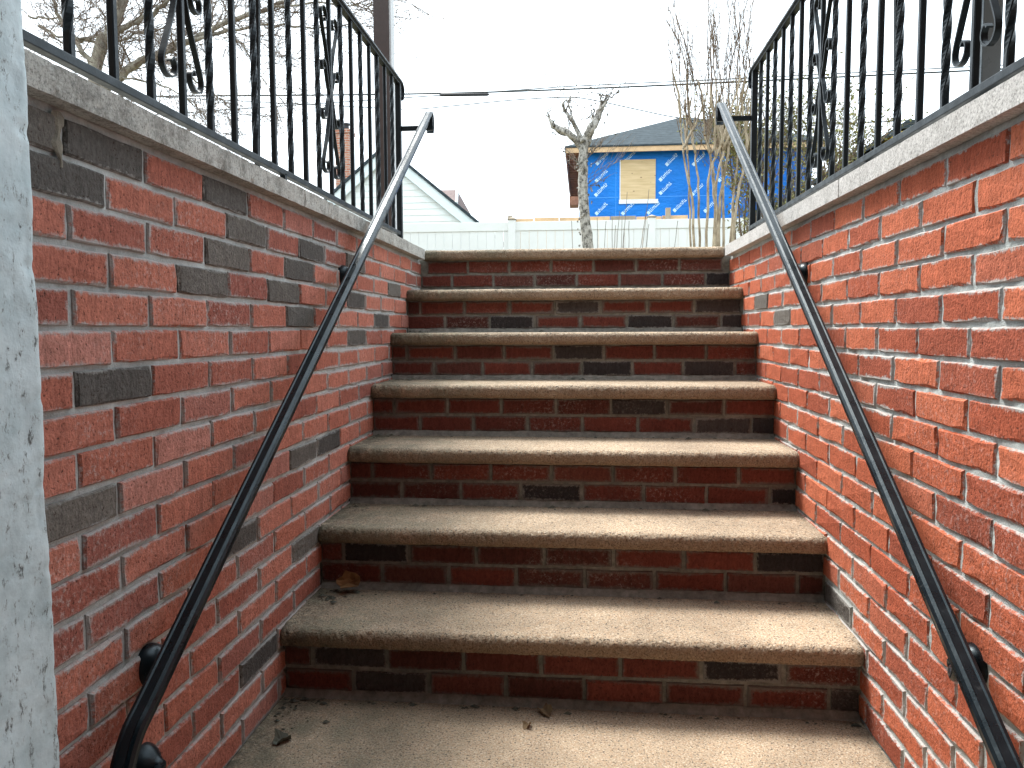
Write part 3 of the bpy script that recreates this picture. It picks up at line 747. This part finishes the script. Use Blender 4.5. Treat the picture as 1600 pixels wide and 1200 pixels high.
# ------------------------------------------------------------------ white gable house, chimney and far roof on the left
GY = 18.0; ap = at(604, 231, GY); gl, gr_ = at(520, 301, GY), at(745, 347, GY)
slp = (ap.z-gr_.z)/(gr_.x-ap.x); zb = GRADE; ez = 3.2; hwid = (ap.z-ez)/slp
gh = empty('gable_house', (ap.x, GY, GRADE)); tag(gh, 'white clapboard gable end of a house beyond the left railing', 'house')
z = GRADE
while z < ap.z-.15:
    z2 = min(z+.165, ap.z-.12); wd0 = min(hwid-.25, (ap.z-z)/slp-.12); wd1 = min(hwid-.25, (ap.z-z2)/slp-.12)
    if wd1 > .02:
        V = [(ap.x-wd0, GY-.022, z), (ap.x+wd0, GY-.022, z), (ap.x+wd1, GY-.004, z2+.012), (ap.x-wd1, GY-.004, z2+.012), (ap.x-wd0, GY+.02, z), (ap.x+wd0, GY+.02, z), (ap.x+wd1, GY+.02, z2+.012), (ap.x-wd1, GY+.02, z2+.012)]
        obj('siding_board', V, [(0, 1, 2, 3), (4, 7, 6, 5), (0, 4, 5, 1), (1, 5, 6, 2), (2, 6, 7, 3), (3, 7, 4, 0)], M['siding'], gh)
    z += .165
GD = 1.7
for s in (-1, 1):
    e = Vector((ap.x+s*hwid, 0, ez)); n = Vector((s*slp, 0, 1)).normalized()
    def band(y0, y1, d0, d1, nm, mt, ext=.0):
        A = Vector((ap.x, 0, ap.z)); B = e; c_ = []
        for y in (y0, y1):
            for d in (d0, d1):
                a_ = Vector((ap.x, y, ap.z+d/n.z)); b_ = Vector((B.x, y, B.z))+n*d; c_ += [a_, b_]
        # order: y0d0a,y0d0b,y0d1a,y0d1b,y1...
        obj(nm, c_, [(0, 1, 3, 2), (4, 6, 7, 5), (0, 4, 5, 1), (2, 3, 7, 6), (1, 5, 7, 3), (0, 2, 6, 4)], mt, gh)
    band(GY-.16, GY-.10, -.26, -.03, 'rake_board', M['trim'])
    band(GY-.20, GY+GD, -.03, .045, 'roof_slope', M['roof'])
obj('core_wall', [(ap.x-hwid+.3, GY+.03, GRADE), (ap.x+hwid-.3, GY+.03, GRADE), (ap.x+hwid-.3, GY+.03, ez), (ap.x, GY+.03, ap.z-.25), (ap.x-hwid+.3, GY+.03, ez),
                  (ap.x-hwid+.3, GY+GD-.1, GRADE), (ap.x+hwid-.3, GY+GD-.1, GRADE), (ap.x+hwid-.3, GY+GD-.1, ez), (ap.x, GY+GD-.1, ap.z-.25), (ap.x-hwid+.3, GY+GD-.1, ez)],
    [(0, 1, 2, 3, 4), (5, 9, 8, 7, 6), (0, 5, 6, 1), (1, 6, 7, 2), (2, 7, 8, 3), (3, 8, 9, 4), (4, 9, 5, 0)], M['siding'], gh)
CY = 20.5; ca, cb_ = at(523, 205, CY), at(545, 205, CY)
ch = empty('brick_chimney', (ca.x, CY, GRADE)); tag(ch, 'red brick chimney with a dark pot behind the left railing', 'chimney')
MB().box(ca.x, cb_.x, CY, CY+.5, GRADE, ca.z-.06).build('stack', M['chimney'], ch)
MB().bbox(ca.x-.04, cb_.x+.04, CY-.04, CY+.54, ca.z-.06, ca.z+.06, .02).build('crown', M['chimney'], ch)
pt = at(537, 195, CY); MB().lathe((pt.x, CY+.25, ca.z+.06), (0, 0, 1), [(0, .09), (.16, .08), (.17, .11), (.22, .11), (.24, .02)], 14).build('chimney_pot', M['black'], ch)
DY = 30.0; da, db = at(686, 288, DY), at(713, 316, DY)
dh = empty('far_house', (da.x, DY, GRADE)); tag(dh, 'small far brown roof with white edge beyond the white gable', 'house')
xm = (da.x+db.x)/2; x_l = da.x-3.5
MB().box(x_l+.2, db.x-.12, DY, DY+5, GRADE, db.z).build('wall', M['siding'], dh)
obj('roof', [(x_l, DY-.3, db.z-.1), (db.x+.05, DY-.3, db.z-.1), (db.x-.18, DY+1.3, da.z), (x_l, DY+1.3, da.z), (x_l, DY+5.2, db.z-.1), (db.x+.05, DY+5.2, db.z-.1)],
    [(0, 1, 2, 3), (3, 2, 5, 4), (1, 5, 2), (0, 3, 4), (0, 4, 5, 1)], M['roof_b'], dh)
MB().tube([(db.x+.06, DY-.32, db.z-.08), (db.x-.17, DY+1.28, da.z+.02)], .07, 4).build('rake_trim', M['trim'], dh)

# ------------------------------------------------------------------ neighbour's roof behind the right railing
NY = 18.0; a0, a1 = at(1270, 281, NY), at(1415, 189, NY)
nh = empty('neighbour_house', (a1.x, NY, GRADE)); tag(nh, 'grey shingle roof slope showing through the right railing pickets', 'house')
dx, dz = (a1.x-a0.x), (a1.z-a0.z); r0 = Vector((a0.x-dx*.45, NY, a0.z-dz*.45)); r1 = Vector((a1.x+dx*.05, NY, a1.z+dz*.05)); r2 = Vector((r1.x+(r1.x-r0.x), NY, r0.z))
obj('roof', [r0, r1, r2, r0+Vector((0, 8, 0)), r1+Vector((0, 8, 0)), r2+Vector((0, 8, 0)), r0+Vector((0, 0, -.12)), r1+Vector((0, 0, -.14)), r2+Vector((0, 0, -.12)), r0+Vector((0, 8, -.12)), r1+Vector((0, 8, -.14)), r2+Vector((0, 8, -.12))],
    [(0, 1, 4, 3), (1, 2, 5, 4), (6, 9, 10, 7), (7, 10, 11, 8), (0, 6, 7, 1), (1, 7, 8, 2), (3, 4, 10, 9), (4, 5, 11, 10), (0, 3, 9, 6), (2, 8, 11, 5)], M['roof'], nh)
V = [(r0.x+.5, NY+.3, GRADE), (r2.x-.5, NY+.3, GRADE), (r2.x-.5, NY+.3, r0.z+.1), (r1.x, NY+.3, r1.z-.3), (r0.x+.5, NY+.3, r0.z+.1)]
obj('wall', V+[(x_, NY+7.7, z_) for x_, y_, z_ in V], [(0, 1, 2, 3, 4), (5, 9, 8, 7, 6), (0, 5, 6, 1), (1, 6, 7, 2), (2, 7, 8, 3), (3, 8, 9, 4), (4, 9, 5, 0)], M['siding'], nh)
q = at(1419, 201, NY-.6); yb = empty('yellow_dormer', (q.x, NY-.5, q.z)); yb.parent = nh; yb.location = Vector((q.x, NY-.3, q.z))-base_of(nh)
MB().box(q.x-.14, q.x+.9, NY-.3, NY+1, q.z-.9, q.z+.02).build('dormer_wall', M['yellow'], yb)
MB().tube([(q.x-.32, NY-.34, q.z-.10), (q.x-.05, NY-.34, q.z+.1), (q.x+1.0, NY-.34, q.z+.22)], .05, 4).build('dormer_eave', M['roof'], yb)

# ------------------------------------------------------------------ cables
def cable(name, pts, r, label, Y):
    P = [at(px, py, Y) for px, py in pts]
    a, b = P[0], P[-1]; P = [a+(a-P[1]).normalized()*14]+P+[b+(b-P[-2]).normalized()*14]
    o = MB().tube(smooth_path(P, 5), r, 6).build(name, M['wire'], None, True); return tag(o, label, 'cable', 'overhead cables')
pc = empty('overhead_cable', at(700, 148, 16)); tag(pc, 'thick black overhead cable with a fat splice sleeve', 'cable', 'overhead cables')
P = [at(*q_, 16) for q_ in ((-300, 156), (160, 151), (630, 147), (900, 139), (1170, 127), (1600, 106), (2000, 84))]
MB().tube(smooth_path(P, 5), .019, 6).build('wire', M['wire'], pc, True)
MB().lathe(at(690, 148.5, 15.98), at(770, 147.5, 15.98)-at(690, 148.5, 15.98), [(-.05, .02), (0, .036), (1.07, .036), (1.12, .02)], 10).build('splice_sleeve', M['black'], pc, True)
cable('overhead_cable', ((760, 144), (900, 134.5), (1170, 122), (1600, 100)), .012, 'second overhead cable just above the thick one', 16.2)
cable('overhead_cable', ((480, 163), (630, 170.5), (700, 166), (800, 156.5), (885, 152), (930, 157), (1000, 172), (1060, 184), (1180, 200), (1400, 189)), .011, 'thin sagging overhead wire passing behind the topped tree', 15)

# ------------------------------------------------------------------ trees and shrubs
def jitter(a): return Vector((random.uniform(-a, a), random.uniform(-a, a), random.uniform(-a, a)))
def wob(P, a, k=4):
    Q = smooth_path(P, k); return [q+jitter(a) if 0 < i < len(Q)-1 else q for i, q in enumerate(Q)]
def twigs(mb, p, d, L, r, depth, spread=.6, up=.15, n=5, sides=3):
    pts = [p]; q = p.copy(); dd = d.normalized(); st = L/n
    for i in range(n):
        dd = (dd+jitter(.22)+Vector((0, 0, up*.3))).normalized(); q = q+dd*st; pts.append(q.copy())
    mb.tube(pts, [r*(1-.65*i/n) for i in range(n+1)], sides, False)
    if depth > 0:
        for i in range(1, n+1):
            for _ in range(1 if random.random() < .75 else 2):
                nd = (dd+jitter(spread)+Vector((0, 0, up))).normalized()
                twigs(mb, pts[i], nd, L*random.uniform(.45, .75), max(.0028, r*.5), depth-1, spread, up, n, sides)
# topped tree
ty = 7.0
tt = empty('topped_tree', at(919, 400, ty)); tt.location.z = GRADE; tag(tt, 'topped tree with scaly grey trunk and three stubby limbs before the blue house', 'tree')
tr = MB()
tb_ = at(922, 395, ty); tb_.z = GRADE-.05
tr.tube(wob([tb_, at(918, 375, ty), at(914, 345, ty), at(911, 300, ty), at(911, 262, ty), at(912, 236, ty), at(914, 212, ty)], .004, 5), [.066-.0006*i for i in range(31)], 14)
limbs = [([(913, 238), (904, 224), (888, 209), (868, 199), (862, 194)], .05, .028), ([(866, 198), (860, 188), (858, 181)], .022, .012), ([(911, 222), (901, 202), (892, 186), (883, 174)], .032, .017), ([(884, 176), (880, 164), (886, 156)], .014, .008), ([(895, 190), (891, 172), (888, 160)], .013, .007),
         ([(913, 226), (922, 205), (931, 188), (938, 172), (944, 158)], .062, .028), ([(924, 200), (926, 190), (926, 183)], .02, .012), ([(938, 172), (939, 158), (939, 150)], .014, .006), ([(941, 168), (948, 158)], .018, .01), ([(868, 199), (872, 206), (884, 211)], .02, .012)]
for px_, ra, rb in limbs:
    Q = wob([at(x_, y_, ty+random.uniform(-.1, .1)) for x_, y_ in px_], .007, 5)
    tr.tube(Q, [ra+(rb-ra)*i/(len(Q)-1) for i in range(len(Q))], 9)
for i in range(22):
    q_ = random.choice(limbs)[0][-1]; c_ = at(q_[0], q_[1], ty); tr.tube([c_, c_+jitter(.05)+Vector((0, 0, .03)), c_+jitter(.09)+Vector((0, 0, .04))], [.010, .007, .003], 5)
for i in range(45):                                   # knots and flaking bark
    t_ = random.random(); c_ = at(911+random.uniform(-7, 7), 215+170*t_, ty); a_ = random.uniform(0, 6.28)
    cc = Vector((at(912+3*t_, 300, ty).x+.078*math.cos(a_), ty+.078*math.sin(a_), c_.z)); tr.tube([cc, cc+Vector((math.cos(a_), math.sin(a_), random.uniform(-.5, .5)))*random.uniform(.008, .018)], [.016, .006], 5)
tr.build('trunk', M['bark_grey'], tt, True)
tw = MB()
for i in range(40):
    q_ = random.choice(limbs); x_, y_ = random.choice(q_[0][1:]); c_ = at(x_, y_, ty)
    twigs(tw, c_, Vector((random.uniform(-1, 1), random.uniform(-.5, .5), random.uniform(-.2, 1))), random.uniform(.12, .4), .0035, 1, .7, .1, 4)
for i in range(14):                                   # thin drooping suckers before the blue wall
    c_ = at(random.uniform(905, 918), random.uniform(235, 300), ty); twigs(tw, c_, Vector((random.choice((-1, 1, 1)), -.2, random.uniform(.1, .8))), random.uniform(.2, .55), .0032, 1, .4, .2, 5)
tw.build('twigs', M['twig_red'], tt)
def leaf_cloud(name, n, fn, size, mat, parent):
    m_ = MB()
    for i in range(n):
        c_ = fn(); a = jitter(1).normalized(); b = a.orthogonal().normalized(); s_ = size*random.uniform(.6, 1.4)
        b = (b*math.cos(i)+a.cross(b)*math.sin(i)); m_.add([c_-a*s_, c_+b*s_*.45, c_+a*s_, c_-b*s_*.45], [(0, 1, 2, 3)])
    return m_.build(name, mat, parent)
TWV = [v.copy() for v in tw.V]
leaf_cloud('leaves', 150, lambda: random.choice(TWV)+jitter(.012), .018, M['leaf_dark'], tt)

# multi-stemmed shrub
sy = 6.0
ms = empty('multi_stem_shrub', Vector((1.4, sy, GRADE))); tag(ms, 'tall bare shrub of many tan stems in front of the blue house', 'shrub')
stem = MB(); shoots = MB()
stems = [((1085, 400), (1083, 330), (1072, 262), (1066, 215), (1060, 160)), ((1083, 400), (1078, 330), (1074, 240), (1069, 190), (1075, 120)), ((1095, 400), (1092, 310), (1087, 250), (1083, 205), (1090, 150)),
         ((1103, 400), (1106, 300), (1110, 250), (1100, 200), (1105, 140)), ((1112, 400), (1119, 290), (1131, 235), (1122, 190), (1118, 120)), ((1118, 400), (1120, 330), (1112, 255), (1106, 210), (1112, 150)),
         ((1130, 400), (1131, 320), (1128, 250), (1140, 200), (1138, 130)), ((1127, 400), (1124, 330), (1137, 240), (1150, 190), (1152, 110)), ((1142, 400), (1150, 330), (1160, 270), (1170, 215), (1176, 140)),
         ((1120, 400), (1117, 320), (1113, 265), (1128, 215), (1130, 150)), ((1136, 400), (1144, 340), (1152, 250), (1155, 200), (1165, 120))]
for st_ in stems:
    dy = random.uniform(-.25, .25); P = [at(x_, y_, sy+dy*(1+.3*i)) for i, (x_, y_) in enumerate(st_)]; P[0].z = GRADE-.03
    Q = wob(P, .008, 5); r0_ = random.uniform(.012, .019); stem.tube(Q, [r0_*(1-.68*i/(len(Q)-1)) for i in range(len(Q))], 8)
    for j in range(2):
        b_ = Q[random.randint(len(Q)//2, len(Q)-4)]; e_ = b_+Vector((random.uniform(-.22, .22), random.uniform(-.2, .2), random.uniform(.35, .7)))
        S = wob([b_, (b_+e_)/2+jitter(.03), e_], .008, 4); stem.tube(S, [.013*(1-.5*i/(len(S)-1)) for i in range(len(S))], 6)
        for _ in range(2): twigs(shoots, S[random.randint(3, len(S)-1)], Vector((random.uniform(-.3, .3), random.uniform(-.3, .3), 1)), random.uniform(.45, 1.0), .0036, 1, .35, .55, 6)
    twigs(shoots, Q[-1], Vector((random.uniform(-.25, .2), 0, 1)), random.uniform(.5, .9), .0075, 1, .3, .6, 6)
    for _ in range(2): twigs(shoots, Q[random.randint(9, len(Q)-2)], Vector((random.uniform(-.8, .8), random.uniform(-.5, .5), .8)), random.uniform(.25, .5), .004, 1, .5, .4, 5)
stem.build('stems', M['bark_tan'], ms, True); shoots.build('shoots', M['twig'], ms)
SHV = [v.copy() for v in shoots.V]
leaf_cloud('leaves', 170, lambda: random.choice(SHV)+jitter(.01), .013, M['leaf_dry'], ms)

# leafy bush behind the right railing
by = 6.8
lbu = empty('leafy_bush', Vector((2.4, by, GRADE))); tag(lbu, 'loose olive leaved bush seen through the right railing', 'bush')
bt = MB()
for i in range(22):
    px_ = random.uniform(1150, 1345); b_ = at(px_, 380, by+random.uniform(-.4, .4)); b_.z = GRADE-.03
    e_ = at(px_+random.uniform(-25, 25), random.uniform(210, 290), b_.y); Q = wob([b_, (b_+e_)/2+jitter(.08), e_], .015, 4); bt.tube(Q, [.014*(1-.5*j/(len(Q)-1)) for j in range(len(Q))], 5)
    for _ in range(4): twigs(bt, Q[random.randint(3, len(Q)-1)], Vector((random.uniform(-1, 1), random.uniform(-1, 1), .9)), random.uniform(.3, .6), .006, 2, .7, .2, 4)
bt.build('branches', M['twig'], lbu)
BV = [v.copy() for v in bt.V]
leaf_cloud('leaves', 8500, lambda: random.choice(BV)+jitter(.07), .021, M['leaf_green'], lbu)

# dry stalks in front of the fence
ds = empty('dry_stalks', Vector((.45, 8, GRADE))); tag(ds, 'thin dark dry stalks standing before the white fence', 'weeds')
dm = MB()
for x0_, x1_, y1_ in ((905, 893, 345), (913, 918, 350), (943, 947, 345), (950, 957, 340), (958, 962, 352), (966, 980, 300), (970, 972, 335), (978, 983, 345), (992, 1014, 296), (1003, 1014, 350), (1041, 1059, 345), (960, 968, 330), (936, 933, 340), (972, 975, 356), (985, 1010, 330)):
    yy = 8+random.uniform(-.4, .4); b_ = at(x0_, 395, yy); b_.z = GRADE-.02; e_ = at(x1_, y1_, yy); dm.tube(wob([b_, (b_+e_)/2+jitter(.02), e_], .004, 4), .0045, 4)
dm.build('stalks', M['twig_red'], ds)

# big bare tree behind the left railing
by_ = 6.0
bt_ = empty('bare_tree', at(140, 200, by_)); bt_.location.z = GRADE; tag(bt_, 'large bare tree with spreading grey limbs behind the left railing', 'tree')
tk = MB(); cr = MB()
b0 = at(120, 200, by_); b0.z = GRADE-.05
main = [b0, at(150, 110, by_), at(172, 50, by_), at(192, 0, by_), at(215, -90, by_), at(235, -190, by_)]
Q = wob(main, .012, 5); tk.tube(Q, [.072*(1-.45*i/(len(Q)-1)) for i in range(len(Q))], 12)
LB = [([(140, 165), (190, 118), (230, 92), (290, 66), (345, 40), (420, 12), (500, -14)], .075, .03), ([(168, 62), (200, 40), (235, 22), (265, 2), (300, -30)], .05, .025),
      ([(150, 108), (115, 62), (90, 20), (70, -40)], .045, .02), ([(120, 62), (150, 66), (185, 62), (230, 50), (290, 44)], .03, .012), ([(300, 62), (360, 48), (430, 40), (500, 44), (560, 40)], .03, .008),
      ([(250, 84), (300, 120), (340, 150), (370, 180)], .022, .006), ([(345, 40), (380, 70), (400, 110), (430, 150)], .018, .005), ([(60, 40), (95, 58), (150, 60), (190, 50)], .022, .008), ([(215, -90), (300, -70), (400, -60), (500, -30), (560, 10)], .04, .01),
      ([(190, 120), (240, 130), (300, 160), (330, 195)], .02, .005), ([(430, 10), (500, 4), (560, 8), (620, 0)], .02, .006), ([(45, 25), (80, 28), (130, 30), (180, 20)], .018, .006)]
for px_, ra, rb in LB:
    dy = random.uniform(-.5, .5); P = [at(x_, y_, by_+dy*i/len(px_)) for i, (x_, y_) in enumerate(px_)]
    ra *= .68; rb *= .6; Q = wob(P, .018, 5); tk.tube(Q, [ra+(rb-ra)*i/(len(Q)-1) for i in range(len(Q))], 8)
    for i in range(3, len(Q), 2):
        t_ = (Q[i]-Q[i-1]).normalized()
        for _ in range(2):
            twigs(cr, Q[i], (t_*.7+jitter(.9)).normalized(), random.uniform(.25, .65), max(.005, min(.012, (ra+(rb-ra)*i/len(Q))*.35)), 2, .65, .02, 5)
tk.build('trunk', M['bark_big'], bt_, True); cr.build('crown', M['twig_red'], bt_)
CV = [v.copy() for v in cr.V]
leaf_cloud('leaves', 160, lambda: random.choice(CV)+jitter(.01), .014, M['leaf_dry'], bt_)
print('tris', sum(len(p.vertices)-2 for m_ in bpy.data.meshes for p in m_.polygons), 'objs', len(bpy.data.objects))
